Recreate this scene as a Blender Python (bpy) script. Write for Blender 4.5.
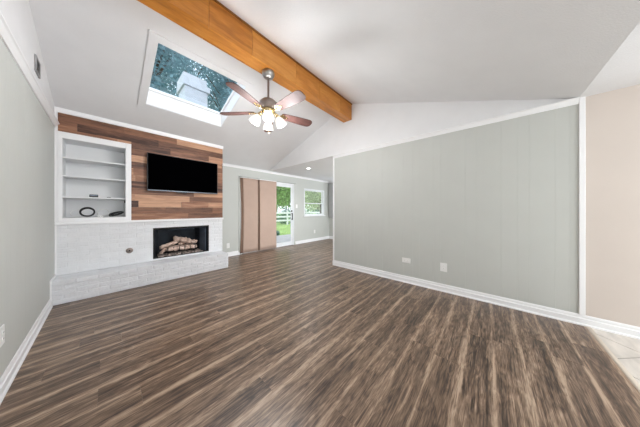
import bpy, bmesh, math, random
from mathutils import Vector, Matrix

for o in list(bpy.data.objects):
    bpy.data.objects.remove(o)
S = bpy.context.scene
COL = S.collection
PI = math.pi
rnd = random.Random(7)

# ------------------------------------------------------------------ camera
YAW = math.radians(48.3464)
CAM_H = 1.2379
cd = bpy.data.cameras.new('camera')
cam = bpy.data.objects.new('camera', cd)
COL.objects.link(cam)
cam.location = (0, 0, CAM_H)
cam.rotation_euler = (PI / 2, 0, -YAW)
cd.sensor_width = 36.0
cd.lens = 191.5112 / 640 * 36
cd.shift_y = (209.6605 - 213.5) / 640
cd.clip_start = 0.05
cd.clip_end = 300
S.camera = cam

# ------------------------------------------------------------------ colour management
S.view_settings.view_transform = 'Standard'
S.view_settings.look = 'None'
S.view_settings.gamma = 1
S.view_settings.use_curve_mapping = False
S.view_settings.exposure = 0.27

# ------------------------------------------------------------------ sky
W = bpy.data.worlds.new('sky')
S.world = W
W.use_nodes = True
nt = W.node_tree
nt.nodes.clear()
wo = nt.nodes.new('ShaderNodeOutputWorld')
bg = nt.nodes.new('ShaderNodeBackground')
sky = nt.nodes.new('ShaderNodeTexSky')
sky.sky_type = 'HOSEK_WILKIE'
sky.turbidity = 6
sky.sun_direction = Vector((-0.5, -0.6, 0.62)).normalized()
mixw = nt.nodes.new('ShaderNodeMix')
mixw.data_type = 'RGBA'
mixw.inputs[0].default_value = 0.75
mixw.inputs[7].default_value = (0.86, 0.93, 1.0, 1)
nt.links.new(sky.outputs[0], mixw.inputs[6])
nt.links.new(mixw.outputs[2], bg.inputs[0])
nt.links.new(bg.outputs[0], wo.inputs[0])
bg.inputs[1].default_value = 2.45

# ------------------------------------------------------------------ daylight at unseen windows, added to light the room
def area_light(name, loc, rot, sx, sy, power, col=(1, 1, 1)):
    l = bpy.data.lights.new(name, 'AREA')
    l.shape = 'RECTANGLE'
    l.size, l.size_y, l.energy, l.color = sx, sy, power, col
    o = bpy.data.objects.new(name, l)
    COL.objects.link(o)
    o.location, o.rotation_euler = loc, rot
    return o
REAR = -3.9
area_light('window_daylight', (0.55, REAR - 0.02, 1.45), (PI / 2, 0, 0), 1.4, 1.4, 30, (0.94, 0.972, 1.0))
area_light('window_daylight', (2.35, REAR - 0.02, 1.45), (PI / 2, 0, 0), 1.4, 1.4, 30, (0.94, 0.972, 1.0))
# added kitchen and dining openings out of sight, placed to brighten the room
area_light('kitchen_window_daylight', (3.409 + 0.07, -2.6, 1.35), (0, PI / 2, 0), 1.4, 1.6, 30, (0.94, 0.972, 1.0))
area_light('dining_window_daylight', (6.42 + 0.07, 0.35, 1.4), (0, PI / 2, 0), 1.4, 1.6, 70, (0.94, 0.972, 1.0))
area_light('dining_door_daylight', (5.0, -0.7137 - 0.07, 1.1), (PI / 2, 0, 0), 2.1, 1.9, 65, (0.94, 0.972, 1.0))

# ================================================================== helpers
def lin(c):
    c = c / 255.0
    return c / 12.92 if c <= 0.04045 else ((c + 0.055) / 1.055) ** 2.4
def rgb(r, g, b):
    return (lin(r), lin(g), lin(b), 1)

def new_mat(name):
    m = bpy.data.materials.new(name)
    m.use_nodes = True
    t = m.node_tree
    return m, t, t.nodes['Principled BSDF']
def N(t, kind, **kw):
    n = t.nodes.new(kind)
    for k, v in kw.items():
        setattr(n, k, v)
    return n
def mat(name, col, rough=0.5, metal=0.0, vary=0.04, scale=6.0, stretch=(1, 1, 1), bump=0.0, bscale=80.0, spec=None, island=0.0):
    """Principled material whose colour wanders a little with object-space noise."""
    m, t, p = new_mat(name)
    tc = N(t, 'ShaderNodeTexCoord')
    mp = N(t, 'ShaderNodeMapping')
    mp.inputs['Scale'].default_value = stretch
    t.links.new(tc.outputs['Object'], mp.inputs[0])
    nz = N(t, 'ShaderNodeTexNoise')
    nz.inputs['Scale'].default_value = scale
    nz.inputs['Detail'].default_value = 4
    t.links.new(mp.outputs[0], nz.inputs['Vector'])
    rp = N(t, 'ShaderNodeMapRange')
    rp.inputs[1].default_value, rp.inputs[2].default_value = 0.3, 0.7
    rp.inputs[3].default_value, rp.inputs[4].default_value = 1 - vary, 1 + vary
    t.links.new(nz.outputs[0], rp.inputs[0])
    v = rp.outputs[0]
    if island:
        g = N(t, 'ShaderNodeNewGeometry')
        r2 = N(t, 'ShaderNodeMapRange')
        r2.inputs[3].default_value, r2.inputs[4].default_value = 1 - island, 1 + island
        t.links.new(g.outputs['Random Per Island'], r2.inputs[0])
        mm = N(t, 'ShaderNodeMath', operation='MULTIPLY')
        t.links.new(v, mm.inputs[0])
        t.links.new(r2.outputs[0], mm.inputs[1])
        v = mm.outputs[0]
    vm = N(t, 'ShaderNodeVectorMath', operation='SCALE')
    vm.inputs[0].default_value = col[:3]
    t.links.new(v, vm.inputs['Scale'])
    t.links.new(vm.outputs[0], p.inputs['Base Color'])
    p.inputs['Roughness'].default_value = rough
    p.inputs['Metallic'].default_value = metal
    if spec is not None:
        p.inputs['Specular IOR Level'].default_value = spec
    if bump:
        n2 = N(t, 'ShaderNodeTexNoise')
        n2.inputs['Scale'].default_value = bscale
        n2.inputs['Detail'].default_value = 5
        t.links.new(mp.outputs[0], n2.inputs['Vector'])
        b = N(t, 'ShaderNodeBump')
        b.inputs['Strength'].default_value = bump
        b.inputs['Distance'].default_value = 0.01
        t.links.new(n2.outputs[0], b.inputs['Height'])
        t.links.new(b.outputs[0], p.inputs['Normal'])
    return m

def glow_mat(name, col, strength, base=(0.9, 0.88, 0.82, 1)):
    m, t, p = new_mat(name)
    tc = N(t, 'ShaderNodeTexCoord')
    nz = N(t, 'ShaderNodeTexNoise')
    nz.inputs['Scale'].default_value = 20
    t.links.new(tc.outputs['Object'], nz.inputs['Vector'])
    p.inputs['Base Color'].default_value = base
    p.inputs['Emission Color'].default_value = col
    p.inputs['Emission Strength'].default_value = strength
    p.inputs['Roughness'].default_value = 0.35
    return m

def glass_mat(name, tint=(1, 1, 1, 1)):
    m, t, p = new_mat(name)
    t.nodes.remove(p)
    out = t.nodes['Material Output']
    tr = N(t, 'ShaderNodeBsdfTransparent')
    tr.inputs[0].default_value = tint
    gl = N(t, 'ShaderNodeBsdfGlossy')
    gl.inputs['Roughness'].default_value = 0.02
    lw = N(t, 'ShaderNodeLayerWeight')
    lw.inputs[0].default_value = 0.5
    pw = N(t, 'ShaderNodeMath', operation='POWER')
    pw.inputs[1].default_value = 5.0
    t.links.new(lw.outputs['Facing'], pw.inputs[0])
    fr = N(t, 'ShaderNodeMath', operation='MULTIPLY_ADD')
    fr.inputs[1].default_value, fr.inputs[2].default_value = 0.9, 0.04
    t.links.new(pw.outputs[0], fr.inputs[0])
    mx = N(t, 'ShaderNodeMixShader')
    t.links.new(fr.outputs[0], mx.inputs[0])
    t.links.new(tr.outputs[0], mx.inputs[1])
    t.links.new(gl.outputs[0], mx.inputs[2])
    t.links.new(mx.outputs[0], out.inputs[0])
    return m

class MB:
    """Collects shapes into one bmesh, then links them as one mesh object."""
    def __init__(self):
        self.bm = bmesh.new()
    def _tf(self, vs, M):
        if M is not None:
            for v in vs:
                v.co = M @ v.co
    def box(self, x0, x1, y0, y1, z0, z1, bevel=0.0, M=None, seg=1):
        bm = self.bm if not bevel else bmesh.new()
        vs = [bm.verts.new((x, y, z)) for x in (x0, x1) for y in (y0, y1) for z in (z0, z1)]
        for f in ((0, 1, 3, 2), (4, 6, 7, 5), (0, 4, 5, 1), (2, 3, 7, 6), (0, 2, 6, 4), (1, 5, 7, 3)):
            bm.faces.new([vs[i] for i in f])
        if bevel:
            bmesh.ops.bevel(bm, geom=bm.edges[:], offset=bevel, segments=seg, profile=0.5, affect='EDGES')
            self._absorb(bm, M)
        else:
            self._tf(vs, M)
        return self
    def _absorb(self, bm, M=None):
        mp = {}
        for v in bm.verts:
            mp[v] = self.bm.verts.new(M @ v.co if M is not None else v.co)
        for f in bm.faces:
            nf = self.bm.faces.new([mp[v] for v in f.verts])
            nf.smooth = f.smooth
        bm.free()
    def quad(self, *pts):
        self.bm.faces.new([self.bm.verts.new(p) for p in pts])
        return self
    def prism(self, poly, axis, a0, a1, M=None):
        """poly: 2D outline in the two other axes, extruded along axis from a0 to a1."""
        def mk(p, a):
            if axis == 'x': return (a, p[0], p[1])
            if axis == 'y': return (p[0], a, p[1])
            return (p[0], p[1], a)
        A = [self.bm.verts.new(mk(p, a0)) for p in poly]
        B = [self.bm.verts.new(mk(p, a1)) for p in poly]
        n = len(poly)
        self.bm.faces.new(A[::-1])
        self.bm.faces.new(B)
        for i in range(n):
            self.bm.faces.new((A[i], A[(i + 1) % n], B[(i + 1) % n], B[i]))
        self._tf(A + B, M)
        return self
    def lathe(self, prof, n=24, M=None, closed=True, smooth=True):
        """prof: (r, z) pairs turned about the z axis."""
        rings, allv = [], []
        for r, z in prof:
            if r < 1e-6:
                ring = [self.bm.verts.new((0, 0, z))]
            else:
                ring = [self.bm.verts.new((r * math.cos(2 * PI * i / n), r * math.sin(2 * PI * i / n), z)) for i in range(n)]
            rings.append(ring)
            allv += ring
        for a, b in zip(rings, rings[1:]):
            for i in range(n):
                j = (i + 1) % n
                if len(a) == 1 and len(b) == 1: continue
                if len(a) == 1: f = self.bm.faces.new((a[0], b[j], b[i]))
                elif len(b) == 1: f = self.bm.faces.new((a[i], a[j], b[0]))
                else: f = self.bm.faces.new((a[i], a[j], b[j], b[i]))
                f.smooth = smooth
        self._tf(allv, M)
        return self
    def tube(self, pts, r, n=10, closed=False, M=None, taper=None):
        pts = [Vector(p) for p in pts]
        rings = []
        m = len(pts)
        up = None
        for i, p in enumerate(pts):
            a = pts[(i - 1) % m] if (closed or i > 0) else p
            b = pts[(i + 1) % m] if (closed or i < m - 1) else p
            d = (b - a).normalized()
            if up is None:
                up = Vector((0, 0, 1)) if abs(d.z) < 0.9 else Vector((1, 0, 0))
            s = d.cross(up).normalized()
            up = s.cross(d).normalized()
            rr = r if taper is None else r * taper[i]
            rings.append([self.bm.verts.new(p + (s * math.cos(2 * PI * k / n) + up * math.sin(2 * PI * k / n)) * rr) for k in range(n)])
        pairs = list(zip(rings, rings[1:])) + ([(rings[-1], rings[0])] if closed else [])
        for A, B in pairs:
            for k in range(n):
                f = self.bm.faces.new((A[k], A[(k + 1) % n], B[(k + 1) % n], B[k]))
                f.smooth = True
        if not closed:
            self.bm.faces.new(rings[0][::-1])
            self.bm.faces.new(rings[-1])
        if M is not None:
            for R in rings: self._tf(R, M)
        return self
    def build(self, name, m, parent=None):
        bmesh.ops.recalc_face_normals(self.bm, faces=self.bm.faces[:])
        me = bpy.data.meshes.new(name)
        self.bm.to_mesh(me)
        self.bm.free()
        me.materials.append(m)
        o = bpy.data.objects.new(name, me)
        COL.objects.link(o)
        if parent is not None:
            o.parent = parent
            o.matrix_parent_inverse = Matrix.Translation(-parent.location) if parent.type == 'EMPTY' and parent.rotation_euler.z == 0 else Matrix()
        return o

def tag(o, label=None, cat=None, group=None, kind=None):
    for k, v in (('label', label), ('category', cat), ('group', group), ('kind', kind)):
        if v: o[k] = v
    return o
def thing(name, label, cat, loc=(0, 0, 0), group=None, kind=None):
    o = bpy.data.objects.new(name, None)
    COL.objects.link(o)
    o.location = loc
    o.empty_display_size = 0.1
    return tag(o, label, cat, group, kind)
def struct(name, mb, m, label=None, cat=None):
    return tag(mb.build(name, m), label, cat, None, 'structure')
def copy_thing(o, loc, label, group=None):
    """A copy of a thing with copies of its parts and sub-parts (mesh data shared)."""
    r = o.copy()
    COL.objects.link(r)
    r.location = loc
    r['label'] = label
    if group: r['group'] = group
    def kids(src, dst):
        for ch in list(src.children):
            c = ch.copy()
            COL.objects.link(c)
            c.parent = dst
            kids(ch, c)
    kids(o, r)
    return r
def rot(axis, a): return Matrix.Rotation(a, 4, axis)
def tr(x, y, z): return Matrix.Translation((x, y, z))

# ================================================================== measurements (metres)
UL, UR = -0.4635, 3.409          # left wall, right wall
VN, VF = -0.7137, 5.181          # near edge of the vault, far wall
VB, VH = 4.551, 4.195            # chimney breast front, hearth front
UD = 6.42                        # dining room's end wall
H = 2.44                         # wall height
VR, ZR = 2.25, 3.470             # ridge
SF = (ZR - H) / (VF - VR)
SN = (ZR - H) / (VR - VN)
VE = 2.6242                      # far end of the right wall
BR = 1.78                        # right end of the chimney breast
ZM = 1.0586                      # mantel top
ZH = 0.31                        # hearth top
def zfar(v): return H + SF * (VF - v)
TW = 0.12

# ================================================================== materials
M_sage = mat('sage_wall_paint', rgb(200, 202, 197), 0.55, vary=0.015, scale=3, bump=0.05, bscale=160)
M_beige = mat('beige_wall_paint', rgb(214, 203, 194), 0.6, vary=0.015, scale=3, bump=0.08, bscale=180)
M_ceil = mat('ceiling_paint', rgb(232, 232, 233), 0.8, vary=0.015, scale=4, bump=0.25, bscale=90)
M_white = mat('white_trim_paint', rgb(246, 246, 247), 0.35, vary=0.01, scale=4)
M_shelf = mat('bookcase_paint', rgb(234, 235, 236), 0.4, vary=0.012, scale=4)
M_brick = mat('white_painted_brick', rgb(232, 233, 235), 0.55, vary=0.03, scale=9, bump=0.5, bscale=60, island=0.02)
M_brick2 = mat('worn_white_brick', rgb(230, 231, 234), 0.6, vary=0.04, scale=11, bump=0.6, bscale=45, island=0.03)
M_plastic = mat('white_plastic', rgb(240, 240, 238), 0.3, vary=0.01)
M_slot = mat('dark_slot', rgb(40, 40, 42), 0.5)
M_black = mat('black_plastic', rgb(16, 16, 18), 0.35)
M_cable = mat('black_cable_rubber', rgb(22, 22, 24), 0.5)
M_gloss = mat('black_screen', rgb(2, 2, 3), 0.6, vary=0.0, spec=0.0)
M_silver = mat('silver_plastic', rgb(120, 128, 138), 0.3, 0.6)
M_nickel = mat('brushed_nickel', rgb(176, 172, 168), 0.28, 1.0, vary=0.05, scale=30)
M_pewter = mat('pewter_metal', rgb(150, 138, 132), 0.35, 0.85, vary=0.05, scale=30)
M_brass = mat('polished_brass', rgb(226, 206, 160), 0.22, 1.0, vary=0.04, scale=25)
M_iron = mat('black_iron', rgb(26, 26, 28), 0.6, 0.4)
M_soot = mat('sooty_firebrick', rgb(46, 52, 60), 0.75, vary=0.35, scale=7, bump=0.5, bscale=25)
M_steel = mat('blue_grey_steel', rgb(96, 106, 120), 0.45, 0.5, vary=0.2, scale=5)
M_vent = mat('grey_vent_paint', rgb(150, 150, 150), 0.5)
M_glass = glass_mat('window_glass')
M_skyglass = glass_mat('skylight_glass', (0.93, 0.97, 1.0, 1))
M_vinyl = mat('white_vinyl', rgb(238, 240, 242), 0.4)
M_conc = mat('patio_concrete', rgb(186, 184, 186), 0.85, vary=0.08, scale=3)
M_lawn = mat('lawn_grass', rgb(176, 205, 130), 0.9, vary=0.22, scale=1.6)
M_blade = mat('grass_blades', rgb(186, 214, 138), 0.8, vary=0.2, scale=2, island=0.2)
M_bark = mat('tree_bark', rgb(92, 78, 66), 0.9, vary=0.25, scale=6, stretch=(1, 1, .3), bump=0.6, bscale=18)
M_leafA = mat('bright_leaves', rgb(136, 172, 98), 0.6, vary=0.2, scale=1.2, island=0.45)
M_leafB = mat('teal_leaves', rgb(132, 164, 172), 0.6, vary=0.12, scale=1.0, island=0.2)  # sky reflected in the skylight glass is put into this leaf tone
M_leafC = mat('yellow_green_leaves', rgb(196, 206, 168), 0.6, vary=0.2, scale=1.2, island=0.4)
M_leafD = mat('hedge_leaves', rgb(118, 156, 140), 0.6, vary=0.2, scale=2, island=0.35)
def leafy(m, k=0.42):
    """thin leaves let some light through"""
    t = m.node_tree; p = t.nodes['Principled BSDF']; out = t.nodes['Material Output']
    tl = N(t, 'ShaderNodeBsdfTranslucent')
    src = p.inputs['Base Color'].links[0].from_socket
    t.links.new(src, tl.inputs[0])
    mx = N(t, 'ShaderNodeMixShader'); mx.inputs[0].default_value = k
    t.links.new(p.outputs[0], mx.inputs[1]); t.links.new(tl.outputs[0], mx.inputs[2]); t.links.new(mx.outputs[0], out.inputs[0])
for m_ in (M_leafA, M_leafB, M_leafC, M_leafD): leafy(m_)
M_roof = mat('roof_shingles', rgb(112, 106, 102), 0.9, vary=0.2, scale=14)
M_siding = mat('grey_chimney_siding', rgb(196, 198, 203), 0.7, vary=0.05, scale=8)
M_ext = mat('exterior_siding', rgb(205, 200, 190), 0.8)
M_curtain = None

def wood_mat(name, dark, mid, light, along, rough=0.4, island=True, stretch=(1.2, 12, 12), knots=False, spread=0.9):
    """Wood grain stretched along an axis; each plank (mesh island) has its own tone."""
    m, t, p = new_mat(name)
    tc = N(t, 'ShaderNodeTexCoord')
    g = N(t, 'ShaderNodeNewGeometry')
    off = N(t, 'ShaderNodeVectorMath', operation='SCALE')
    off.inputs[0].default_value = (17.3, 9.1, 23.7)
    t.links.new(g.outputs['Random Per Island'], off.inputs['Scale'])
    ad = N(t, 'ShaderNodeVectorMath', operation='ADD')
    t.links.new(tc.outputs['Object'], ad.inputs[0])
    t.links.new(off.outputs[0], ad.inputs[1])
    mp = N(t, 'ShaderNodeMapping')
    mp.inputs['Scale'].default_value = stretch
    t.links.new(ad.outputs[0], mp.inputs[0])
    n1 = N(t, 'ShaderNodeTexNoise')
    n1.inputs['Scale'].default_value = 1.0
    n1.inputs['Detail'].default_value = 5
    n1.inputs['Distortion'].default_value = 0.8
    t.links.new(mp.outputs[0], n1.inputs['Vector'])
    n2 = N(t, 'ShaderNodeTexNoise')
    n2.inputs['Scale'].default_value = 7.0
    n2.inputs['Detail'].default_value = 3
    t.links.new(mp.outputs[0], n2.inputs['Vector'])
    # value = grain + plank tone
    a = N(t, 'ShaderNodeMath', operation='MULTIPLY_ADD')
    t.links.new(n1.outputs[0], a.inputs[0])
    a.inputs[1].default_value = 1.1
    a.inputs[2].default_value = -0.55
    b = N(t, 'ShaderNodeMath', operation='MULTIPLY_ADD')
    t.links.new(n2.outputs[0], b.inputs[0])
    b.inputs[1].default_value = 0.35
    t.links.new(a.outputs[0], b.inputs[2])
    c = N(t, 'ShaderNodeMath', operation='MULTIPLY_ADD')
    t.links.new(g.outputs['Random Per Island'], c.inputs[0])
    c.inputs[1].default_value = spread if island else 0.0
    t.links.new(b.outputs[0], c.inputs[2])
    d = N(t, 'ShaderNodeMath', operation='ADD')
    t.links.new(c.outputs[0], d.inputs[0])
    d.inputs[1].default_value = (0.33 - spread / 2 + 0.0) if island else 0.33
    rp = N(t, 'ShaderNodeValToRGB')
    e = rp.color_ramp.elements
    e[0].position, e[0].color = 0.0, dark
    e[1].position, e[1].color = 1.0, light
    k = e.new(0.5); k.color = mid
    t.links.new(d.outputs[0], rp.inputs[0])
    t.links.new(rp.outputs[0], p.inputs['Base Color'])
    p.inputs['Roughness'].default_value = rough
    bp = N(t, 'ShaderNodeBump')
    bp.inputs['Strength'].default_value = 0.12
    bp.inputs['Distance'].default_value = 0.004
    t.links.new(n2.outputs[0], bp.inputs['Height'])
    t.links.new(bp.outputs[0], p.inputs['Normal'])
    return m
M_accent = wood_mat('reclaimed_wood', rgb(66, 39, 28), rgb(150, 104, 78), rgb(206, 160, 128), 'x', 0.5, True, (1.8, 15, 15), spread=0.95)
M_beam = wood_mat('stained_beam_wood', rgb(140, 80, 26), rgb(200, 128, 48), rgb(230, 166, 84), 'x', 0.38, True, (1.6, 9, 9), spread=0.22)
M_fanblade = wood_mat('fan_blade_wood', rgb(50, 30, 27), rgb(80, 53, 48), rgb(104, 74, 68), 'x', 0.5, False, (3, 20, 20))
M_log = wood_mat('ceramic_log', rgb(84, 60, 52), rgb(214, 186, 170), rgb(246, 230, 220), 'x', 0.8, False, (14, 14, 14))

# laminate floor: dark knotty planks with a paler band printed along each long edge
PW, V0 = 0.1855, -0.755
def floor_mat():
    m, t, p = new_mat('laminate_floor')
    L = t.links.new
    tc = N(t, 'ShaderNodeTexCoord')
    g = N(t, 'ShaderNodeNewGeometry')
    sp = N(t, 'ShaderNodeSeparateXYZ')
    L(tc.outputs['Object'], sp.inputs[0])
    off = N(t, 'ShaderNodeVectorMath', operation='SCALE')
    off.inputs[0].default_value = (31.0, 17.0, 5.0)
    L(g.outputs['Random Per Island'], off.inputs['Scale'])
    ad = N(t, 'ShaderNodeVectorMath', operation='ADD')
    L(tc.outputs['Object'], ad.inputs[0]); L(off.outputs[0], ad.inputs[1])
    def noise(scale3, sc, det, dist):
        mp = N(t, 'ShaderNodeMapping')
        mp.inputs['Scale'].default_value = scale3
        L(ad.outputs[0], mp.inputs[0])
        n = N(t, 'ShaderNodeTexNoise')
        n.inputs['Scale'].default_value = sc
        n.inputs['Detail'].default_value = det
        n.inputs['Distortion'].default_value = dist
        L(mp.outputs[0], n.inputs['Vector'])
        return n.outputs[0]
    def math2(op, a, b, c=None):
        n = N(t, 'ShaderNodeMath', operation=op)
        for i, x in enumerate((a, b, c)):
            if x is None: continue
            if isinstance(x, (int, float)): n.inputs[i].default_value = x
            else: L(x, n.inputs[i])
        return n.outputs[0]
    # distance across the plank, 0 at the long edges, 0.5 in the middle
    f = math2('FRACT', math2('DIVIDE', math2('SUBTRACT', sp.outputs[1], V0), PW), 0)
    wob = math2('MULTIPLY_ADD', noise((1.3, 5, 1), 1.0, 2, 0), 0.34, -0.17)
    f2 = math2('ABSOLUTE', math2('SUBTRACT', math2('ADD', f, wob), 0.5), 0)      # 0 centre .. .5 edge
    edge = N(t, 'ShaderNodeMapRange'); edge.interpolation_type = 'SMOOTHSTEP'
    L(f2, edge.inputs[0])
    edge.inputs[1].default_value, edge.inputs[2].default_value = 0.32, 0.53
    n_long = noise((1.1, 11, 1), 1.0, 5, 1.2)
    n_fine = noise((3.6, 100, 1), 1.0, 6, 0.8)
    n_hair = noise((12, 260, 1), 1.0, 3, 0.4)
    n_knot = noise((4, 20, 1), 1.0, 6, 2.6)
    v = math2('MULTIPLY', edge.outputs[0], 0.36)
    v = math2('MULTIPLY_ADD', n_long, 1.0, v)
    v = math2('MULTIPLY_ADD', n_fine, 0.95, v)
    v = math2('MULTIPLY_ADD', n_hair, 0.85, math2('ADD', v, -0.15))
    v = math2('MULTIPLY_ADD', n_knot, 0.95, math2('ADD', v, -0.075))
    v = math2('MULTIPLY_ADD', g.outputs['Random Per Island'], 0.10, v)
    v = math2('ADD', v, -1.37)
    v = math2('MULTIPLY_ADD', v, 1.08, 0.085)
    rp = N(t, 'ShaderNodeValToRGB')
    e = rp.color_ramp.elements
    e[0].position, e[0].color = 0.05, rgb(50, 37, 28)
    e[1].position, e[1].color = 1.0, rgb(184, 160, 137)
    k = e.new(0.38); k.color = rgb(99, 79, 64)
    k = e.new(0.68); k.color = rgb(142, 118, 98)
    L(v, rp.inputs[0])
    L(rp.outputs[0], p.inputs['Base Color'])
    p.inputs['Specular IOR Level'].default_value = 0.62
    rr = N(t, 'ShaderNodeMapRange')
    rr.inputs[3].default_value, rr.inputs[4].default_value = 0.27, 0.42
    L(n_fine, rr.inputs[0])
    L(rr.outputs[0], p.inputs['Roughness'])
    bp = N(t, 'ShaderNodeBump')
    bp.inputs['Strength'].default_value = 0.15
    bp.inputs['Distance'].default_value = 0.003
    L(n_fine, bp.inputs['Height'])
    L(bp.outputs[0], p.inputs['Normal'])
    return m
M_floor = floor_mat()
M_under = mat('floor_gap', rgb(84, 68, 57), 0.8)
M_strip = wood_mat('transition_strip_wood', rgb(190, 176, 158), rgb(212, 200, 184), rgb(226, 216, 202), 'x', 0.45, False, (1.5, 20, 20))
M_tile = mat('travertine_tile', rgb(218, 211, 202), 0.4, vary=0.16, scale=4.0, stretch=(1.0, 3.4, 1), island=0.05)
M_grout = mat('tile_grout', rgb(120, 110, 102), 0.8)

# ================================================================== setting: floors
mb = MB()
rr = random.Random(3)
row = 0
v = V0
while v < VF + 0.02:
    v1 = min(v + PW, VF + 0.04)
    x = UL - 0.02 - rr.uniform(0, 1.2)
    while x < UD + 0.05:
        x1 = x + 1.22
        a, b = max(x, UL - 0.02), min(x1, UD + 0.05)
        if b - a > 0.02:
            mb.box(a + 0.0004, b - 0.0004, v + 0.0004, v1 - 0.0004, -0.012, 0)
        x = x1
    v += PW
struct('floor', mb, M_floor)
struct('floor_underlay', MB().box(UL - 0.1, UD + 0.1, V0, VF + 0.1, -0.06, -0.0125), M_under)
struct('trim_1', MB().prism([(V0 - 0.034, -0.002), (V0 - 0.034, 0.002), (V0 - 0.026, 0.006), (V0 - 0.008, 0.006), (V0, 0.001), (V0, -0.002)], 'x', UL, UR), M_strip)
# diagonal travertine tiles behind the transition strip
mb = MB()
T = 0.46
anchor = Vector((2.90, -0.86))
d1 = Vector((math.cos(math.radians(-45)), math.sin(math.radians(-45))))
d2 = Vector((-d1.y, d1.x))
def clip_poly(poly, axis, val, keep_less):
    out = []
    for i in range(len(poly)):
        a, b = poly[i], poly[(i + 1) % len(poly)]
        ina = (a[axis] <= val) == keep_less
        inb = (b[axis] <= val) == keep_less
        if ina: out.append(a)
        if ina != inb:
            s = (val - a[axis]) / (b[axis] - a[axis])
            out.append((a[0] + (b[0] - a[0]) * s, a[1] + (b[1] - a[1]) * s))
    return out
for i in range(-14, 15):
    for j in range(-14, 15):
        c0 = anchor + d1 * (i * T + 0.20) + d2 * (j * T)
        g_ = 0.003
        q = [c0 + d1 * g_ + d2 * g_, c0 + d1 * (T - g_) + d2 * g_, c0 + d1 * (T - g_) + d2 * (T - g_), c0 + d1 * g_ + d2 * (T - g_)]
        poly = [(p.x, p.y) for p in q]
        for ax, val, less in ((0, UR, True), (0, UL, False), (1, V0 - 0.035, True), (1, REAR, False)):
            poly = clip_poly(poly, ax, val, less) if len(poly) > 2 else []
        if len(poly) > 2:
            mb.prism(poly, 'z', -0.012, 0.001)
struct('floor_tiles', mb, M_tile)
struct('floor_grout', MB().box(UL - 0.1, UR + 0.1, REAR, V0 - 0.0005, -0.06, -0.002), M_grout)

# ================================================================== setting: walls
def panel_profile(v0, v1, grooves, depth=0.0016, half=0.0028):
    """front outline (position, depth) of grooved panelling."""
    pts = [(v0, 0)]
    for g_ in grooves:
        pts += [(g_ - half, 0), (g_, -depth), (g_ + half, 0)]
    pts.append((v1, 0))
    return pts
def groove_list(v0, v1, seed):
    r = random.Random(seed); out = []; seq = [0.10, 0.20, 0.10, 0.15, 0.25, 0.12, 0.30]
    v = v0 + 0.06; k = 0
    while v < v1 - 0.03:
        out.append(v); v += seq[k % len(seq)]; k += 1
    return out
# left wall (faces +x)
pf = panel_profile(REAR, VF, groove_list(REAR, VF, 1))
poly = [(UL + d, v) for v, d in pf] + [(UL - TW, VF), (UL - TW, REAR)]
struct('wall_left', MB().prism(poly, 'z', 0, H), M_sage)
struct('wall_left_gable', MB().prism([(VN, H), (VF, H), (VF, H + 0.001), (VR, ZR), (VN, H + 0.001)], 'x', UL - TW, UL + 0.001), M_ceil)
# right panelled wall (faces -x), far end open to the dining room
pf = panel_profile(VN, VE, groove_list(VN, VE, 2))
poly = [(UR - d, v) for v, d in pf] + [(UR + TW, VE), (UR + TW, VN)]
struct('wall_right', MB().prism(poly, 'z', 0, H), M_sage)
struct('wall_right_gable', MB().prism([(VN, H), (VF, H), (VF, H + 0.001), (VR, ZR), (VN, H + 0.001)], 'x', UR, UR + TW), M_ceil)
def holed_wall(name, horizontal_axis, c0, c1, p0, p1, a, b, z0, z1, m):
    """Wall between c0..c1 (thickness) and p0..p1 (length) with one opening a..b, z0..z1."""
    mb = MB()
    def bx(q0, q1, za, zc):
        if horizontal_axis == 'y': mb.box(c0, c1, q0, q1, za, zc)
        else: mb.box(q0, q1, c0, c1, za, zc)
    bx(p0, a, 0, H); bx(b, p1, 0, H); bx(a, b, z1, H)
    if z0 > 0: bx(a, b, 0, z0)
    struct(name, mb, m)
def casing(name, horizontal_axis, c0, c1, a, b, z0, z1):
    mb = MB()
    for (q0, q1, za, zc) in ((a, a + .04, z0, z1), (b - .04, b, z0, z1), (a + .04, b - .04, z1 - .04, z1), (a + .04, b - .04, z0, z0 + .04)):
        if horizontal_axis == 'y': mb.box(c0, c1, q0, q1, za, zc, .003)
        else: mb.box(q0, q1, c0, c1, za, zc, .003)
    struct(name, mb, M_vinyl)
holed_wall('wall_right_kitchen', 'y', UR, UR + TW, REAR, VN, -3.45, -1.75, 0.6, 2.1, M_beige)
casing('window_6', 'y', UR - .01, UR + TW - .06, -3.45, -1.75, 0.6, 2.1)  # unseen window, added so light reaches the left wall and breast

# far wall with openings for the sliding door and the window
DX0, DX1, DZ = 2.50, 4.44, 2.135
WX0, WX1, WZ0, WZ1 = 4.93, 6.08, 1.00, 2.03
mb = MB()
mb.box(UL - TW, DX0, VF, VF + TW, 0, H)
mb.box(DX0, DX1, VF, VF + TW, DZ, H)
mb.box(DX1, WX0, VF, VF + TW, 0, H)
mb.box(WX0, WX1, VF, VF + TW, 0, WZ0)
mb.box(WX0, WX1, VF, VF + TW, WZ1, H)
mb.box(WX1, UD + TW, VF, VF + TW, 0, H)
struct('wall_far', mb, M_sage)
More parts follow.
